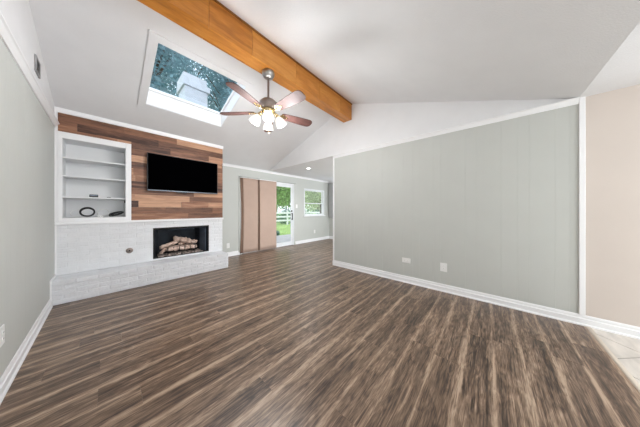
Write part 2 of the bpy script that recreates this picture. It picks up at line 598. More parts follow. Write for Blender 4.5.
# dining room's end wall with a window by the corner, and its near wall
EX0, EX1, EZ0, EZ1 = 3.75, 5.02, 0.94, 2.30
mb = MB()
mb.box(UD, UD + TW, EX1, VF, 0, H)
mb.box(UD, UD + TW, EX0, EX1, 0, EZ0)
mb.box(UD, UD + TW, EX0, EX1, EZ1, H)
mb.box(UD, UD + TW, VN, -0.5, 0, H).box(UD, UD + TW, 1.2, EX0, 0, H).box(UD, UD + TW, -0.5, 1.2, 0, 0.65).box(UD, UD + TW, -0.5, 1.2, 2.15, H)
struct('wall_dining', mb, M_sage)
casing('window_7', 'y', UD - .01, UD + TW - .06, -0.5, 1.2, 0.65, 2.15)  # second end window, unseen, added to bring light through the dining opening
holed_wall('wall_dining_near', 'x', VN - TW, VN, UR + TW, UD, 3.9, 6.1, 0, 2.1, M_sage)
casing('door_2', 'x', VN - TW + .06, VN + .01, 3.9, 6.1, 0, 2.1)  # unseen doorway added as another daylight opening
# rear wall behind the camera, two unseen windows added to let daylight in
mb = MB()
RW = [(-0.2, 1.3), (1.6, 3.1)]
xs = [UL - TW, -0.2, 1.3, 1.6, 3.1, UR + TW]
for i in range(5):
    if i in (1, 3):
        mb.box(xs[i], xs[i + 1], REAR - TW, REAR, 0, 0.7)
        mb.box(xs[i], xs[i + 1], REAR - TW, REAR, 2.2, H)
    else:
        mb.box(xs[i], xs[i + 1], REAR - TW, REAR, 0, H)
struct('wall_rear', mb, M_beige)

# ================================================================== setting: ceilings
SK = dict(u0=0.42, u1=1.515, v0=2.936, v1=3.943)      # skylight opening
def fz(v, d=0.0): return zfar(v) + d
CT = 0.06
mb = MB()
def slope_slab(u0, u1, v0, v1, zf, t):
    mb.prism([(v0, zf(v0)), (v1, zf(v1)), (v1, zf(v1) + t), (v0, zf(v0) + t)], 'x', u0, u1)
E_ = 0.05
slope_slab(UL - E_, UR + E_, VR, SK['v0'], zfar, CT)
slope_slab(UL - E_, UR + E_, SK['v1'], VF + E_, zfar, CT)
slope_slab(UL - E_, SK['u0'], SK['v0'], SK['v1'], zfar, CT)
slope_slab(SK['u1'], UR + E_, SK['v0'], SK['v1'], zfar, CT)
slope_slab(UL - E_, UR + E_, VN, VR, lambda v: H + SN * (v - VN), CT)
struct('ceiling', mb, M_ceil)
struct('ceiling_kitchen', MB().box(UL - E_, UR + E_, REAR - E_, VN, H, H + CT), M_ceil)
struct('ceiling_dining', MB().box(UR + 0.0005, UD + E_, VN, VF + E_, H - 0.001, H + CT), M_ceil)

# roof above, open over the skylight
RD = 0.19
mb = MB()
P = 0.10
def roof_z(v): return zfar(v) + RD
ov = 0.5
slope_slab(UL - 0.6, UR + 4, VR - 0.02, SK['v0'] - P, roof_z, 0.03)
slope_slab(UL - 0.6, UR + 4, SK['v1'] + P, VF + ov, roof_z, 0.03)
slope_slab(UL - 0.6, SK['u0'] - P, SK['v0'] - P, SK['v1'] + P, roof_z, 0.03)
slope_slab(SK['u1'] + P, UR + 4, SK['v0'] - P, SK['v1'] + P, roof_z, 0.03)
slope_slab(UL - 0.6, UR + 4, VN - 0.3, VR, lambda v: H + SN * (v - VN) + RD, 0.03)
tag(struct('roof', mb, M_roof), kind='structure')

# ================================================================== setting: trims, crowns, baseboards
BH = 0.112
base_prof = [(0, 0), (0.024, 0), (0.023, 0.012), (0.015, 0.022), (0.015, 0.070), (0.008, 0.076), (0.008, 0.096), (0.004, BH), (0, BH)]
def base_x(name, u, sgn, v0, v1):      # runs along y, on a wall at x=u facing sgn
    struct(name, MB().prism([(u + sgn * a, z) for a, z in base_prof], 'y', v0, v1), M_white)
def base_y(name, v, x0, x1):           # runs along x on a wall at y=v facing -y
    struct(name, MB().prism([(v - a, z) for a, z in base_prof], 'x', x0, x1), M_white)
base_x('baseboard_left', UL, 1, REAR, VH - 0.022)
base_x('baseboard_right', UR, -1, REAR, VE)
base_y('baseboard_far', VF, BR, DX0 - 0.02)
base_y('baseboard_far_dining', VF, DX1 + 0.06, UD)
base_x('baseboard_dining', UD, -1, VN, VF)
struct('baseboard_right_end', MB().box(UR - 0.016, UR + TW + 0.016, VE, VE + 0.016, 0, BH - 0.01), M_white)

crown_prof = [(0, -0.062), (0.010, -0.062), (0.014, -0.050), (0.030, -0.018), (0.040, -0.010), (0.040, 0.0), (0, 0.0)]
def crown_x(name, u, sgn, v0, v1, z=H):
    struct(name, MB().prism([(u + sgn * a, z + b) for a, b in crown_prof], 'y', v0, v1), M_white)
def crown_y(name, v, x0, x1, z=H):
    struct(name, MB().prism([(v - a, z + b) for a, b in crown_prof], 'x', x0, x1), M_white)
crown_x('trim_2', UL, 1, REAR, VB, H + 0.012)
crown_x('trim_3', UR, -1, VN, VE, H + 0.004)
crown_y('trim_4', VF, BR, UD, H)
crown_x('trim_5', UD, -1, VN, VF - 0.04, H - 0.002)
# crown along the top of the chimney breast, following the slope
zb = zfar(VB)
struct('trim_6', MB().prism([(VB, zb - 0.055), (VB - 0.03, zb - 0.055), (VB - 0.035, zb - 0.03), (VB - 0.045, zb + 0.008), (VB, zb + 0.0)], 'x', UL, BR + 0.005), M_white)
# corner and end trims
struct('trim_7', MB().box(UR - 0.018, UR, VN - 0.042, VN + 0.000, BH, H + 0.01, 0.003), M_white)
struct('trim_8', MB().box(UR - 0.012, UR + TW + 0.012, VE - 0.02, VE + 0.012, BH - 0.01, H - 0.001, 0.003), M_white)
struct('trim_9', MB().box(UL, UL + 0.024, VB - 0.027, VB + 0.002, ZM + 0.001, zb - 0.04), M_white)
struct('trim_13', MB().box(UL, UL + 0.014, VB - 0.016, VB, ZH, ZM - 0.041), M_white)
struct('trim_10', MB().box(UL, UL + 0.014, VH - 0.022, VH - 0.008, 0, ZH + 0.0035).box(UL, UL + 0.014, VH - 0.022, VB - 0.017, ZH + 0.004, ZH + 0.022), M_white)

# ================================================================== chimney breast
NB = 0.345                        # bookcase niche depth
FX0, FX1, FZ0, FZ1 = 0.58, 1.50, 0.343, 0.902
CX = 0.30                         # right edge of the bookcase
FV = VB + 0.02
mb = MB()
mb.box(UL, FX0 - 0.02, FV, VF, 0, ZM - 0.045)
mb.box(FX1 + 0.02, BR - 0.01, FV, VF, 0, ZM - 0.045)
mb.box(FX0 - 0.02, FX1 + 0.02, FV, VF, FZ1 + 0.02, ZM - 0.045)
mb.box(FX0 - 0.02, FX1 + 0.02, FV, VF, 0, FZ0 - 0.02)
mb.box(FX0 - 0.02, FX1 + 0.02, VB + 0.50, VF, FZ0 - 0.02, FZ1 + 0.02)
mb.box(UL, CX, VB + NB + 0.02, VF, ZM - 0.045, 2.36)
mb.prism([(FV, ZM - 0.045), (VF, ZM - 0.045), (VF, zfar(VF) - 0.002), (FV, zfar(FV) - 0.002)], 'x', CX, BR)
mb.prism([(FV, 2.36), (VF, 2.36), (VF, zfar(VF) - 0.002), (FV, zfar(FV) - 0.002)], 'x', UL, CX)
struct('wall_chimney_breast', mb, M_sage)

# brick fireplace: face, hearth, mantel, firebox
fp = thing('brick_fireplace', 'white painted brick fireplace with raised hearth and black firebox under the mounted television', 'fireplace', (0.66, VB, 0))
br = random.Random(11)
BW, BHt, GAP = 0.205, 0.0665, 0.009
def bricks_front(mb, x0, x1, z0, z1, v, hole=None, depth=0.022, jit=0.003):
    n = max(1, round((z1 - z0) / BHt)); h = (z1 - z0) / n
    for r_ in range(n):
        za, zb_ = z0 + r_ * h + GAP / 2, z0 + (r_ + 1) * h - GAP / 2
        x = x0 - (BW / 2 if r_ % 2 else 0)
        while x < x1:
            a, b = max(x, x0) + GAP / 2, min(x + BW, x1) - GAP / 2
            x += BW
            segs = [(a, b)]
            if hole and zb_ > hole[2] and za < hole[3]:
                if za < hole[2] - 0.012 or zb_ > hole[3] + 0.012:
                    pass
                segs = []
                if a < hole[0]: segs.append((a, min(b, hole[0])))
                if b > hole[1]: segs.append((max(a, hole[1]), b))
                zs = []
            for (p, q) in segs:
                if q - p > 0.012:
                    mb.box(p, q, v - br.uniform(-jit, jit), v + depth, za, zb_, 0.003)
mb = MB()
bricks_front(mb, UL, BR, ZH, FZ0, VB)
bricks_front(mb, UL, FX0, FZ0, FZ1, VB)
bricks_front(mb, FX1, BR, FZ0, FZ1, VB)
bricks_front(mb, UL, BR, FZ1, ZM - 0.04, VB)
mb.box(UL, FX0, VB + 0.0035, FV, ZH, ZM - 0.04)
mb.box(FX1, BR, VB + 0.0035, FV, ZH, ZM - 0.04)
mb.box(FX0, FX1, VB + 0.0035, FV, FZ1, ZM - 0.04)
mb.box(FX0, FX1, VB + 0.0035, FV, ZH, FZ0)
mb.build('brick_face', M_brick, fp)
mb = MB()
HX = 1.763
GAP = 0.014
bricks_front(mb, UL, HX, 0.0, ZH - 0.06, VH, jit=0.0065)
x = UL
while x < HX - 0.02:               # rowlock course capping the hearth
    x1 = min(x + 0.2, HX)
    mb.box(x + GAP / 2, x1 - GAP / 2, VH - br.uniform(0.004, 0.008), VH + 0.18, ZH - 0.056, ZH - br.uniform(0, 0.002), 0.004)
    mb.box(x + GAP / 2, x1 - GAP / 2, VH + 0.188, VB + 0.004, ZH - 0.056, ZH - br.uniform(0, 0.002), 0.004)
    x = x1
mb.box(UL, HX - 0.004, VH + 0.0095, VB + 0.004, 0, ZH - 0.004)
for r_ in range(4):
    h = (ZH - 0.06) / 4
    for k in range(2):
        mb.box(HX - 0.02, HX + br.uniform(-0.002, 0.002), VH + 0.01 + k * 0.17, VH + 0.17 + k * 0.17, r_ * h + GAP / 2, (r_ + 1) * h - GAP / 2, 0.003)
GAP = 0.009
mb.build('hearth', M_brick2, fp)
MB().box(UL, BR + 0.012, VB - 0.030, FV, ZM - 0.04, ZM, 0.005).build('mantel', M_white, fp)
# firebox: splayed sides, back wall, floor and lintel
mb = MB()
BX0, BX1, BV = FX0 + 0.13, FX1 - 0.13, VB + 0.47
def wall4(mb, pts, t=0.012):
    a, b = pts
    d = Vector((b[0] - a[0], b[1] - a[1])).normalized(); n = Vector((-d.y, d.x)) * t
    mb.prism([a, b, (b[0] + n.x, b[1] + n.y), (a[0] + n.x, a[1] + n.y)], 'z', FZ0 - 0.01, FZ1 + 0.01)
wall4(mb, ((FX0, VB + 0.03), (BX0, BV)))
wall4(mb, ((BX0, BV), (BX1, BV)))
wall4(mb, ((BX1, BV), (FX1, VB + 0.03)))
mb.box(FX0, FX1, VB + 0.02, BV + 0.012, FZ0 - 0.018, FZ0 + 0.002)
mb.box(FX0, FX1, VB + 0.02, BV + 0.012, FZ1, FZ1 + 0.012)
mb.build('firebox', M_soot, fp)
mb = MB()
for (a, b, c, d) in ((FX0, FX0 + 0.02, FZ0, FZ1), (FX1 - 0.02, FX1, FZ0, FZ1), (FX0, FX1, FZ1 - 0.035, FZ1), (FX0, FX1, FZ0, FZ0 + 0.012)):
    mb.box(a, b, VB + 0.004, VB + 0.03, c, d, 0.002)
mb.build('firebox_frame', M_iron, fp)
# folded glass-door panel standing against the right side, damper handle under the lintel
MB().box(-0.008, 0.008, -0.10, 0.10, FZ0 + 0.02, FZ1 - 0.04, 0.003, M=tr(FX1 - 0.075, VB + 0.15, 0) @ rot('Z', 0.30)).build('side_panel', M_steel, fp)
MB().tube([(0.83, VB + 0.20, 0.832), (1.1, VB + 0.20, 0.845), (1.26, VB + 0.20, 0.84)], 0.008).lathe([(0, -0.02), (0.014, -0.014), (0.018, 0), (0.014, 0.014), (0, 0.02)], 12, M=tr(1.26, VB + 0.2, 0.84)).build('damper_rod', M_steel, fp)
# grate and embers
gr = thing('fireplace_grate', 'black iron grate holding ceramic logs inside the firebox', 'grate', (1.04, VB + 0.2, FZ0 + 0.03))
mb = MB()
GX0, GX1 = 0.77, 1.31
for k in range(6):
    x = GX0 + 0.04 + k * (GX1 - GX0 - 0.08) / 5
    mb.tube([(x, VB + 0.095, FZ0 + 0.165), (x, VB + 0.10, FZ0 + 0.09), (x, VB + 0.13, FZ0 + 0.07), (x, VB + 0.36, FZ0 + 0.07)], 0.007, 8)
mb.build('bars', M_iron, gr)
mb = MB()
for vv in (VB + 0.15, VB + 0.33):
    mb.tube([(GX0, vv, FZ0 + 0.062), (GX1, vv, FZ0 + 0.062)], 0.008, 8)
mb.build('rail', M_iron, gr)
for x in (GX0 + 0.05, GX1 - 0.05):
    for vv in (VB + 0.15, VB + 0.33):
        MB().tube([(x, vv, FZ0 + 0.06), (x, vv, FZ0 + 0.003)], 0.008, 8).build('leg', M_iron, gr)
# lava-rock bed
mb = MB(); er = random.Random(5)
for k in range(260):
    ex, ev = er.uniform(FX0 + 0.10, FX1 - 0.10), er.uniform(VB + 0.05, VB + 0.40)
    t_ = (ev - VB - 0.03) / 0.44 * 0.13
    ex = min(max(ex, FX0 + 0.04 + t_), FX1 - 0.04 - t_)
    s = er.uniform(0.012, 0.024)
    M = tr(ex, ev, FZ0 + 0.004 + s * 0.45) @ rot('Z', er.uniform(0, 6)) @ rot('X', er.uniform(-.5, .5))
    mb.box(-s, s, -s * 0.8, s * 0.8, -s * 0.55, s * 0.55, s * 0.4, M=M)
tag(mb.build('lava_rocks', mat('lava_rock', rgb(158, 144, 136), 0.9, vary=0.2, scale=30, island=0.5)), 'grey brown lava rocks spread over the firebox floor', 'rocks', None, 'stuff')
# logs
def log_mesh(p0, p1, r, seed, bend=0.0):
    q = random.Random(seed)
    p0, p1 = Vector(p0), Vector(p1)
    n = 12
    pts, tp = [], []
    for i in range(n):
        s = i / (n - 1)
        p = p0.lerp(p1, s) + Vector((0, 0, bend * math.sin(s * PI)))
        p += Vector((q.uniform(-1, 1), q.uniform(-1, 1), q.uniform(-1, 1))) * r * 0.20
        pts.append(p)
        tp.append((0.80 if i in (0, n - 1) else 1.0) * q.uniform(0.90, 1.08))
    mb = MB()
    mb.tube(pts, r, 12, taper=tp)
    mid = p0.lerp(p1, 0.62); d = (p1 - p0).normalized()
    mb.tube([mid, mid + Vector((d.x * 0.3, -0.6, 0.75)).normalized() * r * 1.5], r * 0.32, 8)   # knot stub
    return mb
zg = FZ0 + 0.077
LOGS = [
    ((0.80, VB + 0.135, zg + 0.040), (1.30, VB + 0.135, zg + 0.042), 0.040, 'split ceramic log lying along the front of the grate'),
    ((0.80, VB + 0.30, zg + 0.046), (1.28, VB + 0.31, zg + 0.046), 0.046, 'thick ceramic log lying at the back of the grate'),
    ((0.70, VB + 0.17, zg + 0.090), (1.00, VB + 0.26, zg + 0.165), 0.034, 'slim ceramic log slanting up from the left of the grate'),
    ((0.94, VB + 0.30, zg + 0.225), (1.20, VB + 0.16, zg + 0.150), 0.054, 'fat ceramic log crossing on top of the log pile'),
    ((0.705, VB + 0.115, zg - 0.005), (0.80, VB + 0.20, zg + 0.055), 0.026, 'small broken ceramic log leaning against the left end of the grate'),
    ((1.02, VB + 0.20, zg + 0.105), (1.13, VB + 0.28, zg + 0.150), 0.030, 'short ceramic chunk tucked under the fat top log'),
    ((1.14, VB + 0.29, zg + 0.150), (1.335, VB + 0.20, zg + 0.128), 0.036, 'short ceramic log resting on the right of the log pile'),
]
for i, (a, b, r, lab) in enumerate(LOGS):
    tag(log_mesh(a, b, r, i + 1).build('ceramic_log', M_log), lab, 'log', 'ceramic logs in the fireplace')
# gas key cover on the brick
gk = thing('gas_valve_cover', 'small round dark valve cover on the white brick left of the firebox', 'valve cover', (0.278, VB, 0.548))
MB().lathe([(0, 0.012), (0.014, 0.012), (0.020, 0.010), (0.042, 0.005), (0.045, 0.0), (0, 0)], 24, M=tr(0.278, VB - 0.003, 0.548) @ rot('X', PI / 2)).build('flange', M_pewter, gk)
MB().lathe([(0, 0.022), (0.010, 0.022), (0.012, 0.010), (0, 0.010)], 16, M=tr(0.278, VB - 0.003, 0.548) @ rot('X', PI / 2)).build('key_socket', M_iron, gk)

# ================================================================== reclaimed wood wall
pr_ = random.Random(21)
mb = MB()
AT = zb - 0.05
rows = 14
ph = (AT - ZM) / rows
for r_ in range(rows):
    za, zc = ZM + r_ * ph, ZM + (r_ + 1) * ph
    x0 = CX if zc < 2.35 else UL + 0.026
    x = x0 - pr_.uniform(0.0, 0.7)
    while x < BR:
        L_ = pr_.uniform(0.45, 1.15)
        a, b = max(x, x0), min(x + L_, BR)
        x += L_
        if b - a < 0.004: continue
        t_ = pr_.uniform(0.0, 0.003)
        if za < 2.345 < zc and a < CX:       # row split by the bookcase top
            mb.box(a + 0.0006, min(b, CX) - 0.0006, VB - 0.009 - t_, FV, 2.345, zc - 0.0006, 0.001)
            if b > CX: mb.box(CX, b - 0.0006, VB - 0.009 - t_, FV, za, zc - 0.0006, 0.001)
        else:
            mb.box(a + 0.0006, b - 0.0006, VB - 0.009 - t_, FV, za + 0.0006, zc - 0.0006, 0.001)
wp = mb.build('wood_wall_panel', M_accent)
tag(wp, 'reclaimed brown wood plank cladding behind the television above the mantel', 'wood panelling')

# ================================================================== built-in bookcase
bc = thing('built_in_bookcase', 'white built-in bookcase with three shelves left of the television', 'bookcase', (-0.08, VB, ZM))
OX0, OX1, OZ0, OZ1 = -0.398, 0.231, 1.118, 2.255
fv = VB - 0.022
mb = MB()
mb.box(UL + 0.025, OX0, fv, FV + 0.01, ZM + 0.001, 2.345, 0.003)
mb.box(OX1, CX - 0.001, fv, FV + 0.01, ZM + 0.001, 2.345, 0.003)
mb.box(OX0, OX1, fv, FV + 0.01, OZ1, 2.345, 0.003)
mb.box(OX0, OX1, fv, FV + 0.01, ZM + 0.001, OZ0, 0.003)
mb.build('face_frame', M_white, bc)
bv = VB + NB
MB().box(UL + 0.003, CX - 0.003, bv - 0.006, bv + 0.012, ZM, 2.35).build('back_panel', M_shelf, bc)
MB().box(OX0 - 0.03, OX0 - 0.001, FV - 0.005, bv, OZ0 - 0.03, OZ1 + 0.03).build('side_panel', M_shelf, bc)
MB().box(OX1 + 0.001, OX1 + 0.03, FV - 0.005, bv, OZ0 - 0.03, OZ1 + 0.03).build('side_panel', M_shelf, bc)
MB().box(OX0, OX1, FV - 0.005, bv, OZ1 + 0.001, OZ1 + 0.03).build('top_panel', M_shelf, bc)
MB().box(OX0, OX1, FV - 0.005, bv, OZ0 - 0.03, OZ0 - 0.001).build('bottom_panel', M_shelf, bc)
SHELF = (1.430, 1.735, 1.998)
for z in SHELF:
    MB().box(OX0, OX1, VB - 0.004, bv, z - 0.022, z, 0.003).build('shelf', M_shelf, bc)

# things on the shelves
def ring_pts(c, r, n, wob, seed, tilt):
    q = random.Random(seed); a0 = q.uniform(0, 6); out = []
    for i in range(n):
        a = 2 * PI * i / n
        rr_ = r * (1 + wob * math.sin(2 * a + a0) + wob * .5 * math.sin(3 * a))
        out.append(c + tilt @ Vector((rr_ * math.cos(a), rr_ * 0.92 * math.sin(a), 0.004 * math.sin(5 * a + a0))))
    return out
def coil(name, c, r, turns, wr, m, label, seed, lean, group=None, roll=0.0, mess=1.0):
    """cable looped several times, leaning back against the bookcase"""
    tilt = Matrix.Rotation(roll, 3, 'Y') @ Matrix.Rotation(lean, 3, 'X')
    pts = []
    q = random.Random(seed)
    n = 32
    for t_ in range(turns):
        rr_ = r * (1 + q.uniform(-0.10, 0.05) * mess); w = q.uniform(-0.04, 0.05) * mess; a0 = q.uniform(0, 6)
        for i in range(n):
            a = 2 * PI * i / n
            k = rr_ * (1 + w * math.sin(2 * a + a0))
            pts.append(Vector(c) + tilt @ Vector((k * math.cos(a), k * 0.93 * math.sin(a), (t_ + i / n) * wr * 1.3 - turns * wr * .6)))
    o = MB().tube(pts, wr, 6).build(name, m)
    return tag(o, label, 'cable', group)
coil('coiled_cable', (-0.178, VB + 0.12, OZ0 + 0.082), 0.074, 6, 0.0055, M_cable, 'black coiled cable standing in a ring on the bottom bookcase shelf', 4, math.radians(68), 'cables on the bottom shelf')
coil('coiled_cable', (0.130, VB + 0.11, OZ0 + 0.052), 0.078, 5, 0.0045, M_cable, 'flattened loop of black cable at the right end of the bottom bookcase shelf', 9, math.radians(14), 'cables on the bottom shelf', -0.30, 3.0)
coil('coiled_cable', (-0.285, VB + 0.16, OZ0 + 0.066), 0.062, 3, 0.003, M_plastic, 'loose loop of thin white cable left of the black ring of cable', 12, math.radians(62), 'cables on the bottom shelf')
coil('coiled_cable', (-0.015, VB + 0.25, OZ0 + 0.071), 0.066, 4, 0.003, M_plastic, 'white cable looped upright in the middle of the bottom bookcase shelf', 15, math.radians(66), 'cables on the bottom shelf')
ad = thing('power_adapter', 'small white power adapter lying between the cables on the bottom shelf', 'power adapter', (-0.045, VB + 0.09, OZ0))
MB().box(-0.080, -0.012, VB + 0.06, VB + 0.12, OZ0 - 0.0005, OZ0 + 0.032, 0.006).build('body', M_plastic, ad)
MB().box(-0.060, -0.052, VB + 0.035, VB + 0.061, OZ0 + 0.012, OZ0 + 0.018).box(-0.038, -0.030, VB + 0.035, VB + 0.061, OZ0 + 0.012, OZ0 + 0.018).build('prong', M_nickel, ad)
mbx = thing('media_box', 'small black box with a silver front lying on the third bookcase shelf', 'media box', (-0.113, VB + 0.10, SHELF[0]))
MB().box(-0.158, -0.068, VB + 0.06, VB + 0.15, SHELF[0], SHELF[0] + 0.044, 0.005).build('case', M_black, mbx)
MB().box(-0.152, -0.074, VB + 0.055, VB + 0.0605, SHELF[0] + 0.022, SHELF[0] + 0.036, 0.002).build('front_panel', M_silver, mbx)
tag(MB().box(0.022, 0.068, VB + 0.05, VB + 0.08, SHELF[0], SHELF[0] + 0.010, 0.003).build('infrared_receiver', M_black), 'tiny flat black receiver lying on the shelf right of the media box', 'receiver')
tag(MB().lathe([(0, 0.014), (0.016, 0.012), (0.020, 0), (0, 0)], 16, M=tr(OX1 + 0.0015, VB + 0.09, 1.372) @ rot('Y', -PI / 2)).build('cable_grommet', M_black), 'small black cable grommet in the right side of the bookcase', 'grommet')

# ================================================================== television
TX0, TX1, TZ0, TZ1, TV = 0.489, 1.643, 1.576, 2.238, 4.455
tv = thing('television', 'large flat black television mounted on the reclaimed wood wall', 'television', (1.066, TV, 1.9))
MB().box(TX0, TX1, TV, TV + 0.035, TZ0, TZ1, 0.005).build('housing', M_black, tv)
MB().box(TX0 + 0.012, TX1 - 0.012, TV - 0.002, TV + 0.002, TZ0 + 0.022, TZ1 - 0.012).build('screen', M_gloss, tv)
MB().box(TX0 + 0.004, TX1 - 0.004, TV - 0.004, TV + 0.004, TZ0 + 0.002, TZ0 + 0.015, 0.002).build('bottom_bezel', M_silver, tv)
MB().box(0.90, 1.08, TV - 0.001, TV + 0.02, TZ0 - 0.016, TZ0 + 0.003, 0.004).build('sensor_bar', M_black, tv)
MB().box(0.80, 1.30, TV + 0.034, VB - 0.010, 1.75, 2.08, 0.004).build('wall_mount', M_iron, tv)

# ================================================================== ridge beam
BV0, BV1, BZ = 2.15, 2.35, 3.10
bm_ = thing('ceiling_beam', 'stained orange wood box beam running along the ceiling ridge', 'beam', (1.47, 2.25, BZ))
mb = MB()
x = UL + 0.002
bl = [0.55, 0.62, 0.48, 0.70, 0.52, 0.60, 0.66]
k = 0
while x < UR - 0.01:
    x1 = min(x + bl[k % 7], UR - 0.002); k += 1
    mb.box(x + 0.0016, x1 - 0.0016, BV0, BV0 + 0.02, BZ + 0.0, H + SN * (BV0 - VN) + 0.004, 0.0015)
    mb.box(x + 0.0016, x1 - 0.0016, BV1 - 0.02, BV1, BZ + 0.0, zfar(BV1) + 0.004, 0.0015)
    x = x1
mb.build('side_boards', M_beam, bm_)
MB().box(UL + 0.002, UR - 0.002, BV0 + 0.0195, BV1 - 0.0195, BZ + 0.004, BZ + 0.024, 0.001).build('bottom_board', M_beam, bm_)
mb = MB()
zt = H + SN * (BV0 - VN)
mb.prism([(BV0 - 0.014, zt - 0.024), (BV0, zt - 0.024), (BV0, zt), (BV0 - 0.014, zt - 0.006)], 'x', UL + 0.002, UR - 0.002)
mb.build('top_molding', mat('dark_beam_edge', rgb(134, 84, 34), 0.5, vary=0.1, stretch=(1, 8, 8)), bm_)

# ================================================================== ceiling fan
FXc, FYc = 1.475, 2.25
fan = thing('ceiling_fan', 'five-blade ceiling fan with brass brackets and lit shades hanging from the wooden beam', 'ceiling fan', (FXc, FYc, BZ))
C0 = tr(FXc, FYc, 0)
MB().lathe([(0, BZ + 0.003), (0.080, BZ + 0.003), (0.084, BZ - 0.012), (0.080, BZ - 0.040), (0.062, BZ - 0.072), (0.030, BZ - 0.088), (0.016, BZ - 0.09), (0, BZ - 0.09)], 32, M=C0).build('canopy', M_nickel, fan)
MB().lathe([(0.013, BZ - 0.086), (0.013, 2.76), (0.022, 2.755), (0.024, 2.72), (0, 2.72)], 16, M=C0).build('downrod', M_pewter, fan)
MB().lathe([(0, 2.735), (0.045, 2.732), (0.085, 2.715), (0.116, 2.685), (0.122, 2.655), (0.118, 2.625), (0.095, 2.600), (0.075, 2.592), (0, 2.592)], 36, M=C0).build('motor_housing', M_pewter, fan)
MB().lathe([(0, 2.596), (0.074, 2.596), (0.088, 2.580), (0.090, 2.560), (0.070, 2.545), (0.050, 2.540), (0.050, 2.515), (0.066, 2.500), (0.068, 2.475), (0.050, 2.455), (0.022, 2.440), (0, 2.436)], 32, M=C0).build('light_hub', M_brass, fan)
BLZ = 2.555
for k in range(5):
    a = math.radians(56 + 72 * k)
    R = C0 @ rot('Z', a) @ tr(0, 0, BLZ) @ rot('X', math.radians(-13))
    # paddle outline
    out = []
    n = 10
    stn = [(0.185, 0.046), (0.21, 0.056), (0.30, 0.064), (0.42, 0.072), (0.54, 0.078), (0.60, 0.077)]
    tip = [(0.60 + 0.066 * math.sin(t_), 0.077 * math.cos(t_) ** 0.7) for t_ in [PI / 2 * j / 8 for j in range(1, 8)]] + [(0.666, 0.0)]
    up = stn + tip
    poly = up + [(x_, -y_) for x_, y_ in reversed(up) if y_ > 0]
    mbl = MB()
    mbl.prism(poly, 'z', -0.004, 0.004, M=R)
    mbl.build('blade', M_fanblade, fan)
    R2 = C0 @ rot('Z', a)
    mi = MB()
    mi.tube([(0.07, 0, 2.575), (0.11, 0, 2.562), (0.15, 0, 2.542), (0.185, 0, 2.543)], 0.012, 8, M=R2, taper=[1.3, 1, 0.9, 1])
    R3 = C0 @ rot('Z', a) @ tr(0, 0, BLZ - 0.007) @ rot('X', math.radians(-13))
    leaf = [(0.165, 0.012), (0.185, 0.040), (0.205, 0.046), (0.225, 0.030), (0.25, 0.016), (0.275, 0.010), (0.285, 0.0)]
    mi.prism(leaf + [(x_, -y_) for x_, y_ in reversed(leaf) if y_ > 0], 'z', -0.003, 0.003, M=R3)
    for (sx, sy) in ((0.20, 0.03), (0.20, -0.03), (0.262, 0)):
        mi.lathe([(0, -0.008), (0.005, -0.006), (0.006, -0.002), (0, -0.002)], 8, M=R3 @ tr(sx, sy, 0))
    mi.build('blade_bracket', M_brass, fan)
M_shade = glow_mat('lit_frosted_glass', (1.0, 0.94, 0.84, 1), 0.85, (0.16, 0.155, 0.145, 1))
M_bulb = glow_mat('lit_bulb', (1.0, 0.92, 0.8, 1), 8.0)
for k in range(4):
    a = math.radians(236.7 + 90 * k)
    R = C0 @ rot('Z', a)
    arm = MB().tube([(0.05, 0, 2.495), (0.08, 0, 2.525), (0.105, 0, 2.528), (0.114, 0, 2.512)], 0.008, 8, M=R)
    Ms = R @ tr(0.114, 0, 2.518) @ rot('Y', math.radians(-30))
    arm.lathe([(0, 0.004), (0.020, 0.002), (0.024, -0.012), (0.024, -0.028), (0, -0.028)], 16, M=Ms)
    arm.build('lamp_arm', M_brass, fan)
    sh = MB().lathe([(0.024, -0.018), (0.036, -0.030), (0.054, -0.058), (0.065, -0.090), (0.068, -0.118), (0.071, -0.142), (0.066, -0.142), (0.061, -0.115), (0.048, -0.062), (0.024, -0.026)], 24, M=Ms).build('lamp_shade', M_shade, fan)
    MB().lathe([(0, -0.030), (0.014, -0.034), (0.016, -0.05), (0.026, -0.075), (0.027, -0.09), (0.018, -0.106), (0, -0.112)], 16, M=Ms).build('bulb', M_bulb, sh)
    l = bpy.data.lights.new('fan_bulb_light', 'POINT')
    l.energy, l.color, l.shadow_soft_size = 15.5, (0.985, 0.99, 1.0), 0.10
    lo = bpy.data.objects.new('fan_bulb_light', l)
    COL.objects.link(lo)
    lo.parent = fan
    lo.location = (Ms @ Vector((0, 0, -0.27))) - Vector((FXc, FYc, BZ))
for dx, dy, ln in ((0.018, 0.012, 0.155), (-0.016, -0.012, 0.135)):
    c_ = MB().tube([(FXc + dx, FYc + dy, 2.45), (FXc + dx, FYc + dy, 2.45 - ln)], 0.0022, 6)
    c_.lathe([(0, 0.012), (0.006, 0.008), (0.007, -0.012), (0, -0.018)], 10, M=tr(FXc + dx, FYc + dy, 2.45 - ln))
    c_.build('pull_chain', M_brass, fan)

